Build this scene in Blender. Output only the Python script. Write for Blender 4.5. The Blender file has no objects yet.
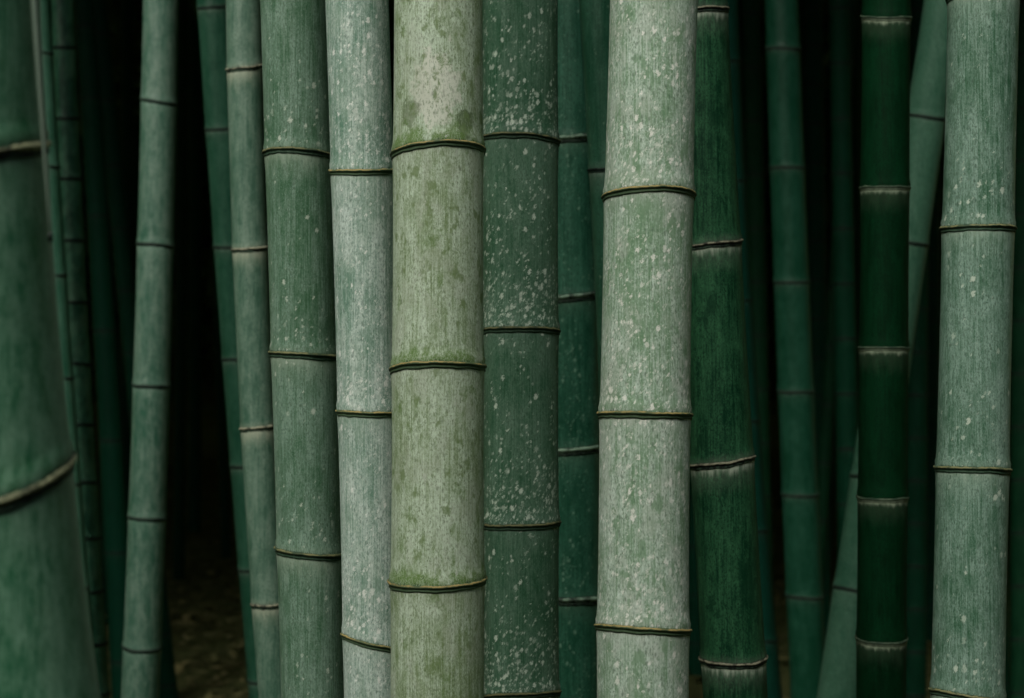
import bpy, bmesh, math, random
import numpy as np
R = math.radians
S = bpy.context.scene
COL = S.collection
W, H = 1024, 698
# ------------------------------------------------------------------ camera
LENS = 50.0
F = W * LENS / 36.0
EYE = 1.5
PITCH = math.atan(81 / F)            # eye level falls at picture row 430
cam_d = bpy.data.cameras.new('camera')
cam = bpy.data.objects.new('camera', cam_d); COL.objects.link(cam)
cam_d.lens = LENS; cam_d.sensor_width = 36; cam_d.clip_start = 0.05; cam_d.clip_end = 500
cam.location = (0, 0, EYE); cam.rotation_euler = (math.pi/2 + PITCH, 0, 0)
cam_d.dof.use_dof = True; cam_d.dof.focus_distance = 1.84; cam_d.dof.aperture_fstop = 5.4
cam_d.dof.aperture_blades = 0
S.camera = cam
S.render.resolution_x = W; S.render.resolution_y = H
# ------------------------------------------------------------------ sky, sun, exposure
world = bpy.data.worlds.new('World'); S.world = world; world.use_nodes = True
wn = world.node_tree.nodes; wl = world.node_tree.links
bg = wn['Background']; sky = wn.new('ShaderNodeTexSky'); sky.sky_type = 'NISHITA'; sky.sun_disc = False
SUN_EL, SUN_AZ = R(46), R(204)       # azimuth clockwise from +Y: behind the camera, to the left
sky.sun_elevation = SUN_EL; sky.sun_rotation = SUN_AZ
sky.air_density = 1.0; sky.dust_density = 4.0; sky.ozone_density = 1.0
wl.new(sky.outputs[0], bg.inputs[0]); bg.inputs[1].default_value = 0.055
sd = bpy.data.lights.new('sun', 'SUN'); sd.energy = 2.2; sd.angle = R(34); sd.color = (1.0, 0.97, 0.90)
sun = bpy.data.objects.new('sun', sd); COL.objects.link(sun)
sun.location = (-3, -6, 9)
from mathutils import Vector
sdir = Vector((math.sin(SUN_AZ)*math.cos(SUN_EL), math.cos(SUN_AZ)*math.cos(SUN_EL), math.sin(SUN_EL)))
sun.rotation_euler = sdir.to_track_quat('Z', 'Y').to_euler()
S.view_settings.view_transform = 'Standard'; S.view_settings.look = 'None'
S.view_settings.gamma = 1; S.view_settings.exposure = 0.97; S.view_settings.use_curve_mapping = False

# ------------------------------------------------------------------ helpers
def LIN(c): return lin(c)
def lin(c):
    return tuple(((v/255)/12.92 if v/255 <= .04045 else (((v/255)+.055)/1.055)**2.4) for v in c) + (1,)

def at(px, py, D):
    x = (px - W/2)/F; y = (H/2 - py)/F
    Y = math.cos(PITCH) - y*math.sin(PITCH); Z = math.sin(PITCH) + y*math.cos(PITCH)
    t = D/Y
    return x*t, EYE + Z*t, t

class NT:
    def __init__(s, name):
        s.m = bpy.data.materials.new(name); s.m.use_nodes = True
        s.t = s.m.node_tree; s.n = s.t.nodes; s.l = s.t.links
        s.b = s.n['Principled BSDF']
    def put(s, sock, v):
        if isinstance(v, bpy.types.NodeSocket): s.l.new(v, sock)
        else: sock.default_value = v
    def node(s, kind, ins=None, out=0, **kw):
        n = s.n.new(kind)
        for k, v in kw.items(): setattr(n, k, v)
        for k, v in (ins or {}).items(): s.put(n.inputs[k], v)
        return n.outputs[out]
    def math(s, op, a, b=0.0, c=None):
        ins = {0: a, 1: b}
        if c is not None: ins[2] = c
        return s.node('ShaderNodeMath', ins, operation=op)
    def mul(s, a, b): return s.math('MULTIPLY', a, b)
    def add(s, a, b): return s.math('ADD', a, b)
    def mx(s, a, b): return s.math('MAXIMUM', a, b)
    def ramp(s, v, lo, hi, a=0.0, b=1.0):
        return s.node('ShaderNodeMapRange', {'Value': v, 'From Min': lo, 'From Max': hi, 'To Min': a, 'To Max': b},
                      interpolation_type='SMOOTHSTEP')
    def mix(s, f, a, b, mode='MIX'):
        n = s.n.new('ShaderNodeMix'); n.data_type = 'RGBA'; n.blend_type = mode
        s.put(n.inputs[0], f); s.put(n.inputs[6], a); s.put(n.inputs[7], b)
        return n.outputs[2]
    def vec(s, v, scale, off=(0, 0, 0)):
        return s.node('ShaderNodeMapping', {'Vector': v, 'Scale': scale, 'Location': off})
    def noise(s, v, detail=2.0, rough=.5, dist=0.0, dim='3D'):
        return s.node('ShaderNodeTexNoise', {'Vector': v, 'Scale': 1.0, 'Detail': detail, 'Roughness': rough,
                                             'Distortion': dist}, noise_dimensions=dim)

# ------------------------------------------------------------------ bamboo skin
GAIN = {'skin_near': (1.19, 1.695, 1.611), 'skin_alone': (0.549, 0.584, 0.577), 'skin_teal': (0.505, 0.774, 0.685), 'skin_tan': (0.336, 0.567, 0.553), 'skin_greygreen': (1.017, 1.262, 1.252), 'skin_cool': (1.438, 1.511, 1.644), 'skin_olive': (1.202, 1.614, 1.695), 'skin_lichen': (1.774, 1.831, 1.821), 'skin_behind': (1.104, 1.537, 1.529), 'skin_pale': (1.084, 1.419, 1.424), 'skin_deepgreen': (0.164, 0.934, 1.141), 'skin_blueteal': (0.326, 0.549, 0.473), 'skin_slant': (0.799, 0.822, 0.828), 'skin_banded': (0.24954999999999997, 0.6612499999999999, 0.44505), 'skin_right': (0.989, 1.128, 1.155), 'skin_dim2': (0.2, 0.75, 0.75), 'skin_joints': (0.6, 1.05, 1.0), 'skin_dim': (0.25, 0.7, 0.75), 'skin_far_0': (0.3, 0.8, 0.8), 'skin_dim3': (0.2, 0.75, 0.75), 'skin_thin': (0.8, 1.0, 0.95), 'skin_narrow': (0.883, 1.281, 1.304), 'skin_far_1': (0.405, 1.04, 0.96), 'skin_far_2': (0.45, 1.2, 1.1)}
def culm_mat(name, seed, light, dark, tone=.5, contrast=1.0, moss=0.0, mosscol=(62, 84, 44), spots=0.0, spotcol=(190, 200, 185),
             big=0.0, lowspots=0.0, bloom=.25, bloomlen=.02, bloomcol=(150, 165, 150), fringe=1.0, specks=.5, wax=0.0,
             rough=.5, patch=0.0, spread=.5, spec=.3, grit=.65, above_bloom=1.0, wide=.42, stain=.35, worn=()):
    """light / dark: the two skin colours; spots: pale lichen dots; bloom: the waxy band under a node; moss: green algae over a node"""
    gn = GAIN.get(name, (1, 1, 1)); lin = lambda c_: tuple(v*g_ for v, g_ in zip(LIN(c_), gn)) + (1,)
    light = (min(255, light[0]*1.10), light[1]*.99, light[2]*1.01); dark = (dark[0]*.88, dark[1], dark[2]*.96)
    q = NT(name)
    rs = random.Random(seed)
    off = (rs.uniform(0, 90), rs.uniform(0, 90), rs.uniform(0, 90))
    P = q.node('ShaderNodeTexCoord', out=3)                                    # object space, metres
    P0 = P
    rnd = q.node('ShaderNodeObjectInfo', out=5)                                # every internode weathers in its own way
    jump = q.node('ShaderNodeCombineXYZ', {0: 0.0, 1: 0.0, 2: q.mul(rnd, 7.0)})
    P = q.node('ShaderNodeVectorMath', {0: P, 1: jump}, operation='ADD')
    UV = q.node('ShaderNodeVectorMath', {0: q.node('ShaderNodeUVMap', uv_map='cyl'), 1: q.node('ShaderNodeCombineXYZ', {0: 0.0, 1: q.mul(rnd, 7.0), 2: 0.0})}, operation='ADD')
    ND = q.node('ShaderNodeSeparateXYZ', {0: q.node('ShaderNodeUVMap', uv_map='nd')}, out=0)
    sep = ND.node
    below, above = sep.outputs[0], sep.outputs[1]                              # m under the upper node, m over the lower node
    big_n = q.noise(q.vec(P, (14, 14, 7), off), 4, .6)
    mid_n = q.noise(q.vec(P, (75, 75, 32), off), 5, .65)
    streak = q.noise(q.vec(P, (900, 900, 14), off), 2, .55)
    streak2 = q.noise(q.vec(P, (260, 260, 5), off), 2, .5)
    grain = q.noise(q.vec(P, (1300, 1300, 420), off), 2, .7)
    f = q.add(q.mul(q.math('SUBTRACT', big_n, .5), 1.5*contrast), q.mul(q.math('SUBTRACT', mid_n, .5), 2.1*contrast))
    f = q.add(f, q.mul(q.math('SUBTRACT', streak, .5), 1.7)); f = q.add(f, q.mul(q.math('SUBTRACT', streak2, .5), 1.25*contrast))
    f = q.add(f, q.mul(q.math('SUBTRACT', grain, .5), 1.5))
    f = q.add(f, q.add(tone, q.mul(q.math('SUBTRACT', rnd, .5), .22)))
    f = q.node('ShaderNodeClamp', {0: f})
    c = q.mix(f, lin(dark), lin(light))
    gt = q.ramp(q.noise(q.vec(P, (420, 420, 210), off[::-1]), 5, .7), .48, .64)
    c = q.mix(q.mul(q.mul(gt, grit), q.ramp(mid_n, .3, .62, .35, 1)), c, lin(tuple(x*.82 for x in dark)))
    gp = q.ramp(q.noise(q.vec(P, (480, 480, 260), (off[2], off[0], off[1])), 4, .7), .54, .68)
    c = q.mix(q.mul(gp, grit*.55), c, lin(tuple(min(255, x*1.16) for x in light)))
    # stains with feathered, broken edges
    st = q.ramp(q.add(q.noise(q.vec(P, (24, 24, 13), (off[1]+3, off[2], off[0])), 7, .68), q.mul(q.math('SUBTRACT', gt, .5), .05)), .52, .60)
    c = q.mix(q.mul(st, stain), c, lin(dark))
    for (wx, wz, rx, rz, wcol, wamt) in worn:
        d_ = q.node('ShaderNodeVectorMath', {0: q.vec(P0, (1/rx, 0, 1/rz), (-wx/rx, 0, -wz/rz))}, operation='LENGTH', out=1)
        d_ = q.add(d_, q.mul(q.math('SUBTRACT', q.noise(q.vec(P0, (70, 70, 48), off), 7, .72), .5), 2.6))
        c = q.mix(q.mul(q.ramp(d_, 1.05, .8), q.mul(wamt, q.ramp(gt, 1.3, -.3))), c, LIN(wcol))
    # waxy cloud patches
    if wax:
        w = q.ramp(q.noise(q.vec(P, (26, 26, 15), off[::-1]), 5, .62), .50, .60)
        c = q.mix(q.mul(w, wax), c, LIN(bloomcol))
    # darker blotches
    if patch:
        w = q.ramp(q.noise(q.vec(P, (60, 60, 38), (off[1], off[0], off[2])), 5, .6), .56, .66)
        c = q.mix(q.mul(w, patch), c, lin(dark))
    # bloom under a node, ragged and running down in streaks
    rag = q.noise(q.vec(P, (150, 150, 22), off), 3, .6)
    e = q.math('SUBTRACT', below, q.mul(q.math('SUBTRACT', rag, .5), bloomlen*1.8))
    bl = q.math('POWER', q.ramp(e, bloomlen*1.2, 0.002), 1.7)
    c = q.mix(q.mul(bl, bloom), c, LIN(bloomcol))
    bw = q.mul(q.ramp(q.math('SUBTRACT', below, q.mul(q.math('SUBTRACT', mid_n, .5), .05)), .055, .004), wide)
    c = q.mix(q.mul(bw, bloom), c, LIN(bloomcol))
    # light dust above a node
    e2 = q.math('SUBTRACT', above, q.mul(q.math('SUBTRACT', rag, .5), .02))
    du = q.ramp(e2, .016, .001)
    c = q.mix(q.mul(du, bloom*.35*above_bloom), c, LIN(bloomcol))
    # algae above a node
    if moss:
        mn = q.noise(q.vec(P, (48, 48, 40), (off[2], off[0], off[1])), 5, .65)
        e3 = q.math('SUBTRACT', above, q.mul(q.math('SUBTRACT', mn, .42), .11))
        a1 = q.ramp(e3, .016, .0)
        m2 = q.ramp(q.noise(q.vec(P, (32, 32, 24), (off[2]+5, off[0], off[1])), 6, .7), .57, .66)
        g2 = q.ramp(grain, .3, .6)
        c = q.mix(q.mul(q.mx(a1, q.mul(m2, .8)), q.mul(g2, moss)), c, lin(mosscol))
    # specks: small dark dashes
    if specks:
        v = q.node('ShaderNodeTexVoronoi', {'Vector': q.vec(UV, (330, 120, 1), off), 'Scale': 1.0}, voronoi_dimensions='2D')
        w = q.mul(q.ramp(v, .26, .08), q.ramp(mid_n, .42, .58))
        c = q.mix(q.mul(w, specks), c, lin(tuple(x*.75 for x in dark)))
        v = q.node('ShaderNodeTexVoronoi', {'Vector': q.vec(UV, (110, 60, 1), off[::-1]), 'Scale': 1.0}, voronoi_dimensions='2D')
        w = q.mul(q.ramp(v, .26, .06), q.ramp(streak2, .45, .6))
        c = q.mix(q.mul(w, specks), c, lin(tuple(x*.7 for x in dark)))
    # lichen dots
    def dots(c, sx, sy, size, dens, amt, o):
        n = q.n.new('ShaderNodeTexVoronoi'); n.voronoi_dimensions = '2D'
        warp = q.node('ShaderNodeVectorMath', {0: UV, 1: q.node('ShaderNodeVectorMath', {0: q.noise(q.vec(P, (520, 520, 420), o), 3, .7), 1: (0.011, .012, 0)}, operation='MULTIPLY')}, operation='ADD')
        q.put(n.inputs['Vector'], q.vec(warp, (sx, sy, 1), o)); q.put(n.inputs['Scale'], 1.0); q.put(n.inputs['Randomness'], 1.0)
        cs = q.node('ShaderNodeSeparateColor', {0: n.outputs['Color']}); rr = cs.node.outputs
        region = q.noise(q.vec(P, (24, 24, 13), (o[1], o[2], o[0])), 4, .65)
        low = q.ramp(above, .13, 0.004)
        # chance of a dot in this cell
        ch = q.add(q.mul(q.ramp(region, .5-.10*spread, .5+.22*spread), dens), q.mul(low, lowspots*.8))
        on = q.math('LESS_THAN', rr[0], ch)
        rad = q.mul(q.add(q.math('POWER', rr[1], 1.6), .22), size)
        d = q.math('SUBTRACT', n.outputs['Distance'], rad)
        m = q.mul(q.ramp(d, .05, -.06), on)
        m = q.mul(q.mul(m, q.ramp(rr[2], -.2, .8, .25, 1)), q.ramp(grain, .25, .5, .45, 1))
        return q.mix(q.mul(m, amt), c, LIN(spotcol)), m
    hgt = None
    if spots:
        c, m1 = dots(c, 300, 190, .42, spots, .85, off)
        c, m2 = dots(c, 150, 95, .40, spots*.75, .9, off[::-1])
        hgt = q.add(m1, m2)
    if big:
        c, m3 = dots(c, 78, 52, .20, big, .9, (off[1], off[2], off[0]))
    # dirt fringes hugging the node
    rg = q.noise(q.vec(P, (420, 420, 60), off), 3, .7)
    fr = q.mx(q.ramp(q.math('SUBTRACT', below, q.mul(q.math('SUBTRACT', rg, .45), .013)), .0034, .0012),
              q.ramp(q.math('SUBTRACT', above, q.mul(q.math('SUBTRACT', rg, .5), .020)), .0036, .0003))
    c = q.mix(q.mul(fr, fringe*.85), c, lin((22, 44, 26)))
    pw = q.mul(q.ramp(q.math('SUBTRACT', below, q.mul(q.math('SUBTRACT', rg, .5), .008)), .0085, .0045), q.ramp(below, .003, .0045))
    c = q.mix(q.mul(pw, min(1, bloom*1.1)), c, LIN(bloomcol))
    q.put(q.b.inputs['Base Color'], c)
    q.put(q.b.inputs['Roughness'], q.ramp(f, 0, 1, rough-.07, rough+.12))
    q.b.inputs['Specular IOR Level'].default_value = spec
    h = q.add(q.mul(streak, .5), q.add(q.mul(grain, .35), q.mul(mid_n, .8)))
    if hgt is not None: h = q.add(h, q.mul(hgt, .35))
    bp = q.node('ShaderNodeBump', {'Strength': .28, 'Distance': .0006, 'Height': h})
    q.put(q.b.inputs['Normal'], bp)
    return q.m

def ring_mat(name, seed, lip=(150, 132, 84), under=(20, 38, 26), lipamt=.9, low=(60, 84, 66), split=.36):
    """the scar ring: a thin tan lip over a dark groove"""
    q = NT(name); rs = random.Random(seed); off = (rs.uniform(0, 90),)*3
    P = q.node('ShaderNodeTexCoord', out=3)
    dz = q.node('ShaderNodeSeparateXYZ', {0: q.node('ShaderNodeUVMap', uv_map='nd')}, out=0)   # -> profile position 0..1 from the top
    n = q.noise(q.vec(P, (160, 160, 160), off), 3, .6); n2 = q.noise(q.vec(P, (60, 60, 60), off), 4, .65)
    e = q.add(dz, q.mul(q.math('SUBTRACT', n, .5), .42))
    k = q.mul(q.mul(q.ramp(e, .06, .16), q.ramp(e, split+.06, split-.06)), q.ramp(n2, .36, .56, .12, 1))
    c = q.mix(q.mul(k, lipamt), lin(under), lin(lip))
    k2 = q.mul(q.ramp(e, .5, .9), q.ramp(n, .35, .62))
    c = q.mix(q.mul(k2, .75), c, lin(low))
    q.put(q.b.inputs['Base Color'], c); q.b.inputs['Roughness'].default_value = .7
    q.b.inputs['Specular IOR Level'].default_value = .25
    q.put(q.b.inputs['Normal'], q.node('ShaderNodeBump', {'Strength': .4, 'Distance': .0006, 'Height': n}))
    return q.m

# ------------------------------------------------------------------ bamboo geometry
def tag(o, label=None, cat=None, group=None, kind=None):
    for k, v in (('label', label), ('category', cat), ('group', group), ('kind', kind)):
        if v: o[k] = v
    return o

class Culm:
    def __init__(s, D, samples, nodes, seed, deg=2, lip=1.0, flare=.036, seg=72, ztop=7.6, wave=.0009, gap=None):
        """samples: (row, left edge, right edge) ; nodes: (row at left end, row in the middle, row at right end)"""
        s.D = D; s.seed = seed; s.rs = random.Random(seed); s.lip = lip*1.15; s.flare = flare; s.seg = seg
        X, Z, Rr = [], [], []
        for (py, xl, xr) in samples:
            x, z, t = at((xl+xr)/2, py, D)
            X.append(x); Z.append(z); Rr.append((xr-xl)/2/F*t)
        s.z0, s.z1 = min(Z), max(Z)
        d = min(deg, len(Z)-1)
        s.px = np.polyfit(Z, X, d); s.pr = np.polyfit(Z, Rr, 1)
        s.base = (s.axis(0.0)[0], D)
        s.yl = s.rs.uniform(-.006, .006)
        fr = []
        for (a, m, b) in nodes:
            zc = at(512, m, D)[1]
            x, r = s.axis(zc)
            zl = at(512, a, D)[1]; zr = at(512, b, D)[1]; zm = at(512, m, D - r)[1]
            A = (zl+zr)/2; B = (zr-zl)/2; Cc = zm - A
            fr.append((A, B, Cc))
        fr = [q for q in sorted(fr) if q[0] > .06]; ztop = max(ztop, fr[-1][0] + .3)
        sp = (fr[-1][0]-fr[0][0])/max(1, len(fr)-1) if len(fr) > 1 else .3
        if gap: sp = gap
        s.vis = (0, 0)
        lo = []; z = fr[0][0]; g = sp
        while z - g > .03:
            g = max(.05, g*.96); z -= g
            if z < .05: break
            lo.append((z, s.rs.uniform(-.002, .002), s.rs.uniform(-.002, .002)))
        hi = []; z = fr[-1][0]; g = sp
        while z + g < ztop:
            g = min(.36, g*1.02); z += g
            hi.append((z, s.rs.uniform(-.002, .002), s.rs.uniform(-.002, .002)))
        lo.reverse(); s.nl = len(lo)
        s.nodes = [(0.0, 0, 0)] + lo + fr + hi + [(ztop, 0, 0)]
        s.first = 1 + len(lo); s.last = s.first + len(fr) - 1
        s.ph = [[(s.rs.uniform(0, 6.28), s.rs.uniform(.3, 1)*wave/(k**.5)) for k in (2, 3, 5, 9)] for _ in s.nodes]
        s.ph[0] = s.ph[-1] = []
    def axis(s, z):
        def ev(p, z):
            zc = min(max(z, s.z0-.1), s.z1+.1)
            v = np.polyval(p, zc)
            if z != zc: v += np.polyval(np.polyder(p), zc)*(z-zc) if len(p) > 1 else 0
            return float(v)
        x = ev(s.px, z); zc = min(max(z, s.z0), s.z1)
        r = float(np.polyval(s.pr, zc))
        if z > s.z1: r *= max(.35, 1 - .06*(z - s.z1))
        return x, r
    def nz(s, i, th):
        A, B, C_ = s.nodes[i]
        w = A + B*math.sin(th) + C_*math.cos(th)
        for k, (ph, a) in zip((2, 3, 5, 9), s.ph[i]): w += a*math.sin(k*th + ph)
        return w
    def pt(s, z, th, dr=0.0):
        x, r = s.axis(z); r += dr
        # th = 0 faces the camera, th = +90 deg to the right
        return (x + r*math.sin(th) - s.base[0], -r*math.cos(th), z), r
    def grid(s, bm, rows, uvs):
        u1 = bm.loops.layers.uv.get('cyl') or bm.loops.layers.uv.new('cyl')
        u2 = bm.loops.layers.uv.get('nd') or bm.loops.layers.uv.new('nd')
        vs = [[bm.verts.new(p) for p in row] for row in rows]
        n = s.seg
        for i in range(len(rows)-1):
            for j in range(n):
                j2 = (j+1) % n
                f = bm.faces.new((vs[i][j], vs[i][j2], vs[i+1][j2], vs[i+1][j])); f.smooth = True
                idx = ((i, j), (i, j+1), (i+1, j+1), (i+1, j))
                for lp, (a, b) in zip(f.loops, idx):
                    bb = b if b < n else 0
                    c, d = uvs[a][bb]
                    if b == n: c = (c[0] + 2*math.pi*s.r_mean, c[1])
                    lp[u1].uv = c; lp[u2].uv = d
    def thetas(s):
        return [-math.pi + 2*math.pi*j/s.seg for j in range(s.seg)]          # seam at the back
    def internode(s, bm, i):
        s.r_mean = float(np.mean([s.axis(s.z0)[1], s.axis(s.z1)[1]]))
        L = s.nodes[i+1][0] - s.nodes[i][0]
        ds = [0, .0015, .004, .008, .014, .022, .034]
        ds = [d for d in ds if d < L*.4] or [0]
        if L <= 0: print('BADL', s.seed, i, s.nodes, s.first)
        ts = [d/L for d in ds] + [k/6 for k in range(1, 6) if ds[-1]/L+.04 < k/6 < 1-ds[-1]/L-.04] + [1-d/L for d in reversed(ds)]
        rows, uvs = [], []
        for t in ts:
            row, uv = [], []
            for th in s.thetas():
                za, zb = s.nz(i, th), s.nz(i+1, th); z = za + (zb-za)*t
                da, db = z-za, zb-z
                r0 = s.axis(z)[1]
                dr = r0*s.flare*(math.exp(-da/.010)*1.1 + math.exp(-db/.013)*.9) - r0*.012*math.sin(math.pi*t)
                dr += r0*.020*math.exp(-((da-.0080)/.0032)**2) - r0*.012*math.exp(-((db-.0045)/.003)**2)
                if i == 0: dr = 0
                p, r = s.pt(z, th, dr)
                row.append(p); uv.append(((th*s.r_mean, z), (db, da)))
            rows.append(row); uvs.append(uv)
        s.grid(bm, rows, uvs)
    def ring(s, bm, i):
        s.r_mean = .05
        prof = [(.0026, -.0010), (.0019, .0006), (.0012, .0012), (.0003, .0017), (-.0006, .0015), (-.0012, .0008), (-.0018, .0002),
                (-.0026, .0000), (-.0035, .0002), (-.0044, .0003), (-.0054, -.0012)]
        ks = [(n_, s.rs.uniform(0, 6.28), s.rs.uniform(.02, .055)) for n_ in (2, 3, 5, 8, 13, 21)]
        rows, uvs = [], []
        for q_, (dz, dr) in enumerate(prof):
            row, uv = [], []
            for th in s.thetas():
                k = s.lip*(1 + sum(a_*math.sin(n_*th+p_) for n_, p_, a_ in ks))
                z = s.nz(i, th) + dz*k + .00013*math.sin(17*th+ks[0][1]) + .0001*math.sin(29*th+ks[1][1])
                r0 = s.axis(z)[1]
                p, r = s.pt(z, th, dr*k + r0*s.flare*1.0)
                row.append(p); uv.append(((th*.05, z), (q_/(len(prof)-1), 0)))
            rows.append(row); uvs.append(uv)
        s.grid(bm, rows[::-1], uvs[::-1])
    def build(s, name, label, group, skin, ringm, split=True, cat='bamboo', node_label=None):
        def mk(nm, fill, mats, parent):
            bm = bmesh.new(); fill(bm); me = bpy.data.meshes.new(nm)
            bm.to_mesh(me); bm.free()
            for m_ in mats: me.materials.append(m_)
            o = bpy.data.objects.new(nm, me); COL.objects.link(o)
            if parent: o.parent = parent
            return o
        if not split:
            def fill(bm):
                for i in range(len(s.nodes)-1): s.internode(bm, i)
                k = len(bm.faces)
                for i in range(1, len(s.nodes)-1): s.ring(bm, i)
                bm.faces.ensure_lookup_table()
                for f in bm.faces[k:]: f.material_index = 1
            o = mk(name, fill, [skin, ringm], None); o.location = (s.base[0], s.base[1], 0)
            return tag(o, label, cat, group)
        root = bpy.data.objects.new(name, None); COL.objects.link(root)
        root.location = (s.base[0], s.base[1], 0); root.empty_display_size = .1
        tag(root, label, cat, group)
        a, b = s.first, s.last
        for i in range(a-1, b+1):
            mk('internode', lambda bm: s.internode(bm, i), [skin], root)
        for i in range(a, b+1):
            mk('node_ring', lambda bm: s.ring(bm, i), [ringm], root)
        for rng in (range(0, a-1), range(b+1, len(s.nodes)-1)):
            if not len(rng): continue
            def fill(bm):
                for i in rng: s.internode(bm, i)
                k = len(bm.faces)
                for i in (list(rng)[1:] + [rng[-1]+1] if rng[0] == 0 else list(rng)):
                    s.ring(bm, i)
                bm.faces.ensure_lookup_table()
                for f in bm.faces[k:]: f.material_index = 1
            sg = s.seg; s.seg = 24; mk('stem', fill, [skin, ringm], root); s.seg = sg
        return root

# ------------------------------------------------------------------ ground and slope
def hgt(x, y):
    z = .05*math.sin(x*.9+y*.4) + .04*math.sin(y*1.3-x*.5) + .02*math.sin(3.1*x+2.2*y)
    z *= min(1, max(0, (y-3)/4))
    if y > 9: z += (y-9)*.06
    if y > 26: z += ((y-26)**1.25)*.55
    if abs(x) > 24: z += (abs(x)-24)**1.2*.5
    return z
def sheet(name, xs, ys, fn, mat, kind='structure', smooth=True):
    bm = bmesh.new()
    vs = [[bm.verts.new((x, y, fn(x, y))) for x in xs] for y in ys]
    for i in range(len(ys)-1):
        for j in range(len(xs)-1):
            bm.faces.new((vs[i][j], vs[i][j+1], vs[i+1][j+1], vs[i+1][j])).smooth = smooth
    me = bpy.data.meshes.new(name); bm.to_mesh(me); bm.free(); me.materials.append(mat)
    o = bpy.data.objects.new(name, me); COL.objects.link(o); o['kind'] = kind
    return o
g = NT('soil')
P = g.node('ShaderNodeTexCoord', out=3)
n1 = g.noise(g.vec(P, (1.6, 1.6, 1.6)), 8, .65); n2 = g.noise(g.vec(P, (28, 28, 28)), 6, .7)
c = g.mix(g.ramp(n1, .38, .62), lin((66, 78, 44)), lin((84, 100, 58)))
c = g.mix(g.ramp(n2, .4, .7), c, lin((116, 114, 74)))
g.put(g.b.inputs['Base Color'], c); g.b.inputs['Roughness'].default_value = .95; g.b.inputs['Specular IOR Level'].default_value = .1
g.put(g.b.inputs['Normal'], g.node('ShaderNodeBump', {'Strength': .9, 'Distance': .05, 'Height': g.add(n1, n2)}))
xs = [-60+1.5*i for i in range(81)]; ys = [-30+1.2*i for i in range(90)]
sheet('ground', xs, ys, hgt, g.m)

# ------------------------------------------------------------------ leaves: canopy and near thickets added for shade, far thicket, litter
def leafmat(name, a, b, rough=.6, trans=0.0):
    q = NT(name)
    oi = q.noise(q.vec(q.node('ShaderNodeTexCoord', out=3), (1.3, 1.3, 1.3)), 4, .7)
    q.put(q.b.inputs['Base Color'], q.mix(q.ramp(oi, .35, .65), lin(a), lin(b)))
    q.b.inputs['Roughness'].default_value = rough
    return q.m
def leaves(name, n, box, size, mat, seed, flat=.5, label=None, cat=None, zfn=None, clump=None):
    r = np.random.default_rng(seed)
    lo, hi = np.array(box[0]), np.array(box[1])
    c = r.uniform(lo, hi, (n, 3))
    if clump:
        k = r.uniform(lo, hi, (clump, 3)); c = k[r.integers(0, clump, n)] + r.normal(0, 1, (n, 3))*np.array((.8, .8, .5))
    if zfn is not None: c[:, 2] += np.array([zfn(a, b) for a, b in c[:, :2]])
    ang = r.uniform(0, 2*math.pi, n); el = r.normal(0, flat, n)
    d = np.stack([np.cos(ang)*np.cos(el), np.sin(ang)*np.cos(el), np.sin(el)], 1)
    s_ = np.stack([-np.sin(ang), np.cos(ang), r.normal(0, flat, n)], 1); s_ /= np.linalg.norm(s_, axis=1)[:, None]
    L = r.uniform(.6, 1.3, n)[:, None]*size; Wd = L*.17
    v = np.stack([c, c+d*L*.35+s_*Wd, c+d*L+np.array([0, 0, -.1])*L, c+d*L*.35-s_*Wd], 1).reshape(-1, 3)
    me = bpy.data.meshes.new(name)
    me.from_pydata(v.tolist(), [], np.arange(4*n).reshape(-1, 4).tolist()); me.materials.append(mat)
    o = bpy.data.objects.new(name, me); COL.objects.link(o)
    return tag(o, label, cat, None, 'stuff')
lm = leafmat('bamboo_leaf', (34, 62, 30), (58, 92, 44))
leaves('shade_canopy', 150000, ((-17, 2.0, 6.3), (17, 36, 9.0)), .62, lm, 3, .35, 'mass of bamboo leaves added overhead to shade the grove', 'foliage')  # canopy added to keep sky and sun off the back rows
leaves('rear_shade_leaves', 60000, ((-16, -7.5, .2), (16, -5.5, 8.6)), .55, lm, 5, .8, 'unseen bamboo leaves added behind the viewer to block low sky', 'foliage')  # unseen leaf wall added to cut low sky light from behind the camera
leaves('side_shade_leaves', 22000, ((-7, -6, .1), (-4.2, 3.0, 6)), .5, lm, 8, .8, 'unseen bamboo leaves added to block light from the left', 'foliage')  # added out of view to block side light and darken culm edges
leaves('side_shade_leaves', 22000, ((4.2, -6, .1), (7, 3.0, 6)), .5, lm, 9, .8, 'unseen bamboo leaves added to block light from the right', 'foliage')  # matching added leaf wall against light from the right
leaves('far_thicket', 70000, ((-22, 27, 0), (22, 33, 8)), .6, lm, 4, .7, 'dark leafy thicket at the far end of the grove', 'foliage', zfn=hgt)
lit = leafmat('dry_leaf', (96, 100, 58), (132, 126, 80), .8)
leaves('leaf_litter', 60000, ((-12, 3, .012), (12, 27, .03)), .13, lit, 6, .12, 'dry fallen bamboo leaves covering the ground', 'leaf litter', zfn=hgt)

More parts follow.
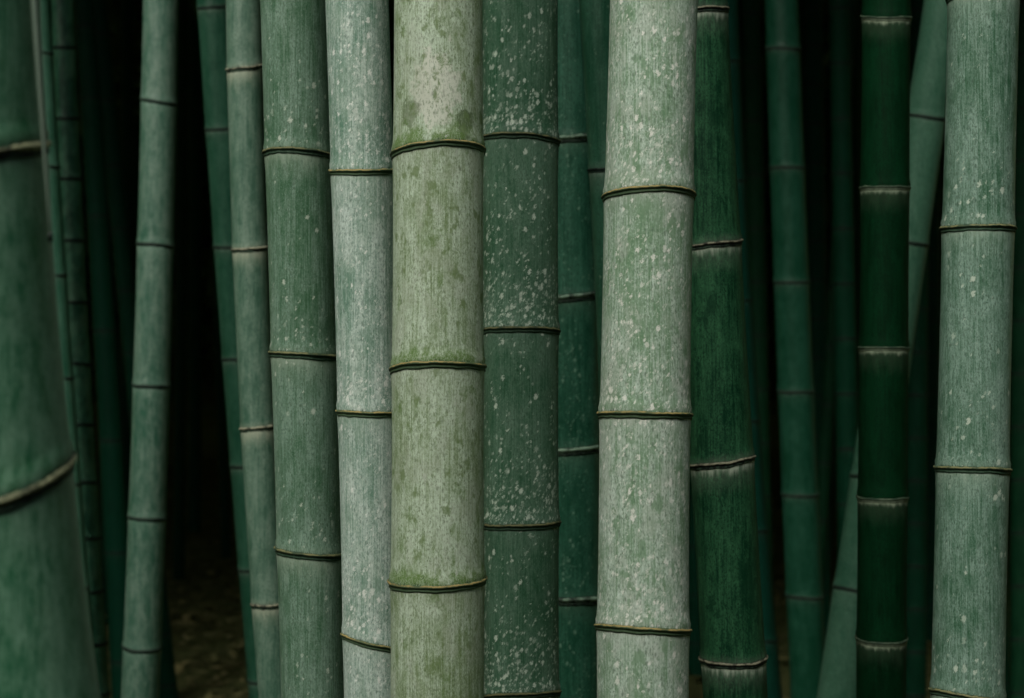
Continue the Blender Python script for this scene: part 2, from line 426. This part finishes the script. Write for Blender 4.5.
# ------------------------------------------------------------------ the culms that can be told apart
RING = ring_mat('node_tan', 1, lip=(158, 140, 88), under=(62, 84, 58), low=(74, 96, 72), split=.30)
RING_COOL = ring_mat('node_cool', 2, lip=(112, 112, 76), under=(36, 60, 42))
RING_PALE = ring_mat('node_pale', 3, lip=(146, 146, 122), under=(3, 12, 8), lipamt=.85)
RING_MID = ring_mat('node_mid', 6, lip=(150, 152, 128), under=(5, 22, 15), lipamt=.8, split=.55)
RING_SOFT = ring_mat('node_soft', 7, lip=(140, 172, 146), under=(4, 20, 14), lipamt=.9, split=.62)
RING_DARK = ring_mat('node_dark', 4, lip=(48, 66, 54), under=(4, 20, 14), lipamt=.6, low=(40, 70, 56))
RING_BLACK = ring_mat('node_black', 5, lip=(16, 44, 34), under=(2, 14, 9), lipamt=.6, low=(12, 40, 28))
FG = 'bamboo culms standing close together at the front'
MG = 'bamboo culms in the second row'

def spot_at(px, py, D, bx, rx, rz, col, amt):
    x, z, t = at(px, py, D); return (x - bx, z, rx/F*t, rz/F*t, col, amt)
OLIVE_X = -.0928
WORN = [spot_at(437, 88, 1.76, OLIVE_X, 24, 42, (212, 218, 202), .95), spot_at(464, 120, 1.76, OLIVE_X, 11, 16, (74, 98, 52), .9),
        spot_at(408, 112, 1.76, OLIVE_X, 9, 16, (80, 102, 58), .8)]
# olive centre culm
Culm(1.82, [(0, 392, 482), (148, 395, 484), (367, 393, 485), (583, 391, 484), (698, 389, 484)],
     [(156, 142, 150), (370, 363, 367), (581, 588, 578)], 11, deg=1, lip=1.05, wave=.0009).build(
    'bamboo_culm', 'wide olive grey bamboo culm with green algae patches above its tan node rings', FG,
    culm_mat('skin_olive', 11, (164, 176, 150), (112, 106, 66), tone=.62, contrast=.85, moss=1.0, mosscol=(84, 100, 44), specks=.42, bloom=.25,
             bloomcol=(172, 182, 164), wax=.3, spots=.02, patch=.8, grit=.7, rough=.55, worn=WORN), RING)
# pale speckled culm
Culm(1.75, [(0, 610, 698), (190, 604, 693), (415, 601, 690), (628, 597, 688), (698, 596, 690)],
     [(197, 187, 196), (414, 413, 416), (625, 629, 631)], 12, lip=1.0, wave=.0007).build(
    'bamboo_culm', 'wide pale grey bamboo culm powdered with white speckles, the brightest of the grove', FG,
    culm_mat('skin_pale', 12, (174, 188, 172), (122, 126, 100), tone=.5, contrast=1.0, moss=.45, mosscol=(84, 104, 70), specks=.6, patch=.75, grit=.75, spots=.5, lowspots=.35,
             spotcol=(232, 236, 226), bloom=.35, bloomcol=(184, 194, 182), wax=.35, rough=.5), RING)
# cool pale culm left of the olive one
Culm(1.97, [(0, 325, 389), (172, 331, 394), (350, 336, 398), (412, 338, 400), (600, 342, 403), (698, 344, 405)],
     [(171, 171, 170), (411, 413, 414), (634, 644, 650)], 13, lip=1.0).build(
    'bamboo_culm', 'cool blue grey bamboo culm half hidden by the wide olive culm on its right', FG,
    culm_mat('skin_cool', 13, (150, 178, 160), (92, 112, 94), tone=.56, contrast=1.0, specks=.45, spots=.3, lowspots=.38, spotcol=(226, 232, 224), bloom=.4,
             bloomcol=(160, 180, 162), wax=.22, patch=.35, rough=.46), RING)
# grey green culm
Culm(2.08, [(0, 261, 327), (152, 264, 330), (355, 271, 338), (553, 278, 342), (698, 281, 345)],
     [(153, 149, 156), (353, 354, 357), (547, 555, 554)], 14, lip=1.2, wave=.0005).build(
    'bamboo_culm', 'smooth grey green bamboo culm with thick dark node rings and a few white drops', FG,
    culm_mat('skin_greygreen', 14, (112, 138, 120), (62, 84, 60), tone=.52, contrast=.8, specks=.35, big=.3, lowspots=.14, spots=.02, spotcol=(184, 196, 180),
             bloom=.6, bloomlen=.026, bloomcol=(148, 166, 146), rough=.45), RING_COOL)
# green culm with white lichen
Culm(2.12, [(0, 481, 558), (138, 482, 559), (330, 482, 558), (524, 482, 558), (698, 482, 560)],
     [(139, 134, 142), (331, 328, 331), (524, 526, 522), (696, 694, 692)], 15, deg=1, lip=1.1).build(
    'bamboo_culm', 'dark teal green bamboo culm scattered with white lichen dots, right of the olive culm', FG,
    culm_mat('skin_lichen', 15, (72, 106, 86), (34, 66, 46), tone=.5, contrast=.8, specks=.25, spots=.33, lowspots=.5, big=.75, wax=.14, spotcol=(206, 222, 204),
             bloom=.6, bloomlen=.012, bloomcol=(116, 140, 124), rough=.42, spread=.6, wide=.25), RING_COOL)
# right culm
Culm(1.98, [(0, 949, 1018), (228, 944, 1012), (468, 937, 1008), (698, 932, 1003)],
     [(228, 226, 229), (467, 469, 470), (689, 698, 700)], 16, lip=1.1).build(
    'bamboo_culm', 'grey green bamboo culm with sparse pale scabs, near the right side', FG,
    culm_mat('skin_right', 16, (112, 144, 126), (54, 82, 60), tone=.52, contrast=.9, specks=.5, spots=.03, big=.3, lowspots=.1, spotcol=(176, 190, 174),
             bloom=.45, bloomcol=(148, 168, 150), rough=.45, patch=.25), RING_COOL)
# deep green culm leaning, ragged bloom
Culm(2.25, [(0, 665, 727), (243, 678, 740), (462, 691, 754), (662, 701, 765), (698, 703, 768)],
     [(10, 8, 9), (246, 244, 240), (465, 463, 456), (659, 665, 656)], 17, lip=1.15, wave=.0012).build(
    'bamboo_culm', 'leaning deep green bamboo culm with ragged white wax under its nodes', FG,
    culm_mat('skin_deepgreen', 17, (116, 110, 66), (14, 48, 26), tone=.40, contrast=1.0, specks=.3, bloom=.95, bloomlen=.020, bloomcol=(184, 198, 178),
             wax=0, grit=.8, above_bloom=.3, wide=.12, stain=.6, rough=.55, spec=.15, fringe=.2), RING_PALE)
# dark culm with white bands
Culm(2.6, [(0, 863, 911), (188, 861, 908), (348, 859, 907), (499, 858, 906), (643, 857, 906), (698, 857, 906)],
     [(17, 18, 17), (188, 187, 188), (348, 348, 348), (497, 500, 497), (638, 644, 637)], 18, deg=1, lip=.9).build(
    'bamboo_culm', 'very dark green bamboo culm banded by thin white wax rings', MG,
    culm_mat('skin_banded', 18, (18, 66, 44), (6, 36, 22), tone=.5, contrast=.7, specks=.2, bloom=.95, above_bloom=0, wide=.06, bloomlen=.013, bloomcol=(160, 176, 150), rough=.62, spec=.06,
             fringe=.1), ring_mat('node_banded', 8, lip=(20, 44, 30), under=(80, 96, 76), low=(120, 136, 114)))
# culm behind the lichen one
Culm(2.75, [(0, 545, 600), (296, 547, 600), (698, 547, 602)],
     [(139, 137, 135), (298, 296, 292), (451, 450, 446), (597, 600, 597)], 19, deg=1, lip=1.9).build(
    'bamboo_culm', 'soft focus dark green bamboo culm in the gap left of the palest culm', MG,
    culm_mat('skin_behind', 19, (52, 96, 74), (18, 58, 42), tone=.48, contrast=.9, spots=.28, lowspots=.1, big=.3, spotcol=(112, 150, 126), bloom=.6, bloomcol=(96, 124, 104),
             rough=.45), RING_SOFT)
b_ = Culm(2.5, [(0, 579, 617), (170, 588, 625), (400, 600, 636), (698, 607, 642)],
     [(170, 169, 171), (440, 440, 441)], 20, lip=1.0).build(
    'bamboo_culm', 'narrow bamboo culm leaning behind the palest culm, one node showing', MG,
    culm_mat('skin_narrow', 20, (60, 98, 74), (22, 60, 42), tone=.5, contrast=.7, spots=.05, spotcol=(110, 134, 112), bloom=.3, rough=.45), RING_DARK)
# tan grey culm, left
Culm(2.9, [(0, 226, 261), (67, 227, 262), (250, 233, 268), (427, 240, 274), (603, 253, 287), (698, 258, 292)],
     [(70, 68, 65), (250, 249, 247), (429, 428, 426), (604, 606, 603)], 21, lip=1.2).build(
    'bamboo_culm', 'blurred brownish grey bamboo culm just left of the smooth grey green culm', MG,
    culm_mat('skin_tan', 21, (150, 162, 140), (80, 102, 84), tone=.52, contrast=.9, specks=.2, bloom=.6, bloomlen=.03, bloomcol=(158, 166, 144), rough=.5), RING_MID)
Culm(4.4, [(0, 196, 230), (128, 207, 240), (247, 215, 247), (400, 225, 257), (600, 240, 272), (698, 250, 282)],
     [(8, 7, 5), (129, 129, 127), (247, 247, 246), (359, 359, 358), (466, 467, 466), (569, 571, 569)], 22, lip=1.2).build(
    'bamboo_culm', 'slanting teal bamboo culm behind the brownish grey culm', MG,
    culm_mat('skin_teal', 22, (62, 100, 82), (24, 64, 50), tone=.5, contrast=.8, bloom=.2, spec=.12, wide=.2, rough=.45), RING_DARK)
Culm(4.0, [(0, 144, 178), (100, 141, 176), (244, 138, 174), (385, 133, 170), (518, 129, 165), (648, 124, 161), (698, 121, 159)],
     [(98, 101, 104), (243, 244, 246), (384, 386, 386), (515, 519, 518), (644, 651, 647)], 23, lip=1.3).build(
    'bamboo_culm', 'blurred blue green bamboo culm alone between dark gaps on the left', MG,
    culm_mat('skin_alone', 23, (112, 150, 130), (46, 94, 76), tone=.5, contrast=1.1, patch=.4, bloom=.3, bloomcol=(120, 152, 134), rough=.45), RING_DARK)
Culm(5.0, [(0, 765, 799), (167, 769, 803), (282, 774, 809), (391, 779, 814), (495, 783, 818), (596, 786, 823), (698, 790, 828)],
     [(48, 48, 49), (167, 167, 167), (282, 282, 282), (391, 392, 391), (494, 496, 494), (595, 598, 596)], 24, lip=1.4).build(
    'bamboo_culm', 'blurred teal bamboo culm standing alone right of the deep green culm', MG,
    culm_mat('skin_blueteal', 24, (48, 96, 78), (20, 66, 50), tone=.5, contrast=1.2, spec=.12, wide=.2, rough=.45, bloom=.1), RING_DARK)
Culm(3.9, [(0, 924, 962), (119, 907, 945), (243, 887, 928), (592, 833, 878), (698, 817, 864)],
     [(114, 117, 120), (241, 243, 245), (475, 477, 481), (586, 592, 597)], 25, deg=1, lip=1.2).build(
    'bamboo_culm', 'pale teal bamboo culm slanting behind the white banded culm', MG,
    culm_mat('skin_slant', 25, (72, 118, 94), (36, 78, 60), tone=.5, contrast=.6, spec=.12, wide=.2, rough=.5, bloom=.1), RING_DARK)
Culm(5.6, [(0, 703, 738), (120, 708, 743), (230, 713, 748), (450, 726, 761), (600, 740, 775), (698, 747, 782)],
     [(60, 60, 60), (180, 180, 180), (300, 300, 300), (420, 421, 420), (530, 531, 530), (640, 641, 640)], 26, lip=1.2).build(
    'bamboo_culm', 'dim blurred bamboo culm edging out behind the leaning deep green culm', MG,
    culm_mat('skin_dim', 26, (24, 72, 54), (12, 48, 36), contrast=.6, bloom=.04, spec=.1, rough=.6), RING_BLACK)  # skin colours set dark in place of the shade back here
Culm(5.0, [(0, 28, 50), (166, 37, 59), (275, 44, 66), (378, 51, 73), (698, 74, 98)],
     [(52, 52, 53), (166, 166, 167), (275, 275, 275), (378, 378, 378)], 27, lip=1.4).build(
    'bamboo_culm', 'thin grey teal bamboo culm peeking out behind the huge blurred culm', MG,
    culm_mat('skin_thin', 27, (66, 108, 88), (28, 70, 54), contrast=.8, bloom=.1), RING_DARK)
Culm(5.2, [(0, 52, 75), (118, 55, 77), (302, 65, 87), (450, 72, 95), (698, 84, 110)],
     [(47, 47, 47), (118, 118, 118), (178, 178, 178), (240, 240, 240), (302, 302, 302)], 28, lip=1.6).build(
    'bamboo_culm', 'short jointed dim bamboo culm second from the huge blurred culm', MG,
    culm_mat('skin_joints', 28, (58, 98, 74), (12, 50, 36), contrast=1.6, bloom=.1, tone=.45, wax=.3, bloomcol=(80, 112, 88)), RING_BLACK)
Culm(7.2, [(0, 76, 94), (200, 84, 106), (400, 99, 123), (698, 112, 138)],
     [(97, 97, 97), (215, 215, 215), (330, 330, 330), (440, 440, 440)], 29, lip=1.4).build(
    'bamboo_culm', 'very dim straight bamboo culm third from the huge blurred culm', MG,
    culm_mat('skin_dim2', 29, (18, 70, 48), (8, 46, 32), contrast=.6, bloom=.04, spec=.1, rough=.6), RING_BLACK)  # shade of the deeper grove put into this dark skin
Culm(7.8, [(0, 90, 107), (100, 98, 115), (200, 108, 126), (300, 119, 137), (698, 158, 178)],
     [(33, 33, 33), (100, 100, 100), (165, 165, 165), (228, 228, 228), (290, 290, 290)], 30, lip=1.4).build(
    'bamboo_culm', 'very dim slanting bamboo culm just left of the lone blue green culm', MG,
    culm_mat('skin_dim3', 30, (20, 72, 50), (8, 46, 32), contrast=.6, bloom=.04, spec=.1, rough=.6), RING_BLACK)  # dark skin colours carry the grove's shade here too
# huge blurred culm at the left edge, nearest to the camera
near = Culm(1.04, [(0, -146, 38), (148, -142, 42), (235, -136, 48), (350, -128, 59), (480, -116, 71), (698, -92, 96)],
     [(160, 158, 145), (488, 514, 465)], 31, flare=.014, lip=1.35, wave=.0011, seg=120)
near_o = near.build('bamboo_culm', 'huge blurred green bamboo culm filling the left edge with white crusted nodes', FG,
    culm_mat('skin_near', 31, (92, 122, 100), (28, 74, 50), tone=.45, contrast=1.15, specks=.1, bloom=.55, bloomlen=.016, bloomcol=(104, 132, 110), rough=.42, patch=.4,
             moss=.15, wax=.12, grit=.4), ring_mat('node_crust', 9, lip=(140, 146, 112), under=(4, 18, 10), lipamt=.95, split=.55))
# dry strip of sheath fibre hanging on its side, with a dark bead at the tip
def strip():
    bm = bmesh.new(); n = 24; rows = []
    for i in range(n+1):
        t = i/n; py = -60 + t*(228+60)
        px = 31 + 19*t**1.15
        w = (.0026*(1-t)**.6 + .0003)
        x, z, _ = at(px, py, near.D-.03)
        rows.append([bm.verts.new((x + a*w - near.base[0], near.D - .03 - b*.0012 - near.base[1], z)) for a, b in ((-1, 0), (0, 1), (1, 0), (0, -1))])
    for i in range(n):
        for j in range(4): bm.faces.new((rows[i][j], rows[i][(j+1) % 4], rows[i+1][(j+1) % 4], rows[i+1][j])).smooth = True
    q = NT('dry_sheath'); q.b.inputs['Base Color'].default_value = lin((92, 112, 96)); q.b.inputs['Roughness'].default_value = .8
    me = bpy.data.meshes.new('sheath_strip'); bm.to_mesh(me); bm.free(); me.materials.append(q.m)
    o = bpy.data.objects.new('sheath_strip', me); COL.objects.link(o); o.parent = near_o
    bm = bmesh.new(); bmesh.ops.create_uvsphere(bm, u_segments=16, v_segments=12, radius=.0022)
    x, z, _ = at(50.5, 237, near.D-.03)
    for v in bm.verts: v.co = (v.co.x*(1 - .3*(v.co.z > 0)) + x - near.base[0], v.co.y - .03, v.co.z*1.9 + z)
    for f in bm.faces: f.smooth = True
    q = NT('dark_bead'); q.b.inputs['Base Color'].default_value = lin((12, 24, 18)); q.b.inputs['Roughness'].default_value = .3
    me = bpy.data.meshes.new('bead'); bm.to_mesh(me); bm.free(); me.materials.append(q.m)
    p = bpy.data.objects.new('bead', me); COL.objects.link(p); p.parent = o
strip()

# ------------------------------------------------------------------ dim culms deeper in, grove shade put into their dark skin colours
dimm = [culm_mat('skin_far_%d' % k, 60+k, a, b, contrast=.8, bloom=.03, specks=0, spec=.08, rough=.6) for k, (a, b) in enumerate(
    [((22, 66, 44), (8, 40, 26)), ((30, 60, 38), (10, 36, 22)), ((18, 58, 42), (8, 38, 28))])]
rs = random.Random(7)
far = []
fixed = [(829, 849, 840, 864, 6.5), (742, 760, 756, 776, 7.5), (803, 822, 812, 832, 8.5), (908, 930, 902, 926, 7.5),
         (178, 189, 172, 184, 12.5), (190, 202, 188, 201, 15.5), (204, 213, 226, 236, 13.5), (1012, 1034, 1010, 1034, 7.0), (924, 940, 922, 938, 10), 
         (122, 134, 118, 132, 11), (848, 860, 850, 862, 12), (640, 660, 642, 662, 9)]
for (a, b, c_, d_, D) in fixed: far.append((D, [(0, a, b), (698, c_, d_)]))
FARLAB = {0: 'dim dark green culm just left of the white banded culm', 1: 'dark culm in the gap left of the lone teal culm',
          2: 'nearly black culm just right of the lone teal culm', 3: 'nearly black culm between the white banded culm and the sparse scabbed one',
          4: 'leftmost thin black culm in the dark gap above the bare ground', 5: 'middle thin black culm in the dark gap above the bare ground',
          6: 'thin black culm slanting beside the teal culm in the dark gap', 7: 'nearly black culm at the far right edge'}
tries = 0
while len(far) < 90 and tries < 5000:
    tries += 1
    D = rs.uniform(7.5, 26); X = rs.uniform(-.75, .75)*D*.5*1.0
    w = rs.uniform(.06, .11); px = 512 + X/D*F; hw = w/2/D*F
    lean = rs.gauss(0, 12)
    if not (-200 < px < 1224): continue
    if 165 < px + 30 and px - 30 < 245 and D < 21: continue
    far.append((D, [(0, px-hw-lean, px+hw-lean), (698, px-hw+lean, px+hw+lean)]))
for k, (D, sm) in enumerate(far):
    g0 = rs.uniform(.22, .34); step = g0/D*F; y0 = rs.uniform(0, step)
    nd = []
    y = y0
    while y < 690: nd.append((y, y, y)); y += step
    if len(nd) < 1: nd = [(100, 100, 100)]
    Culm(D, sm, nd, 100+k, deg=1, lip=1.5, seg=14, ztop=7.2 if D < 20 else 9, gap=g0).build(
        'bamboo_culm', FARLAB.get(k, 'dim distant bamboo culm almost lost in the dark between the front culms'), 'dim bamboo culms deep in the grove', dimm[k % 3], RING_BLACK, split=False)
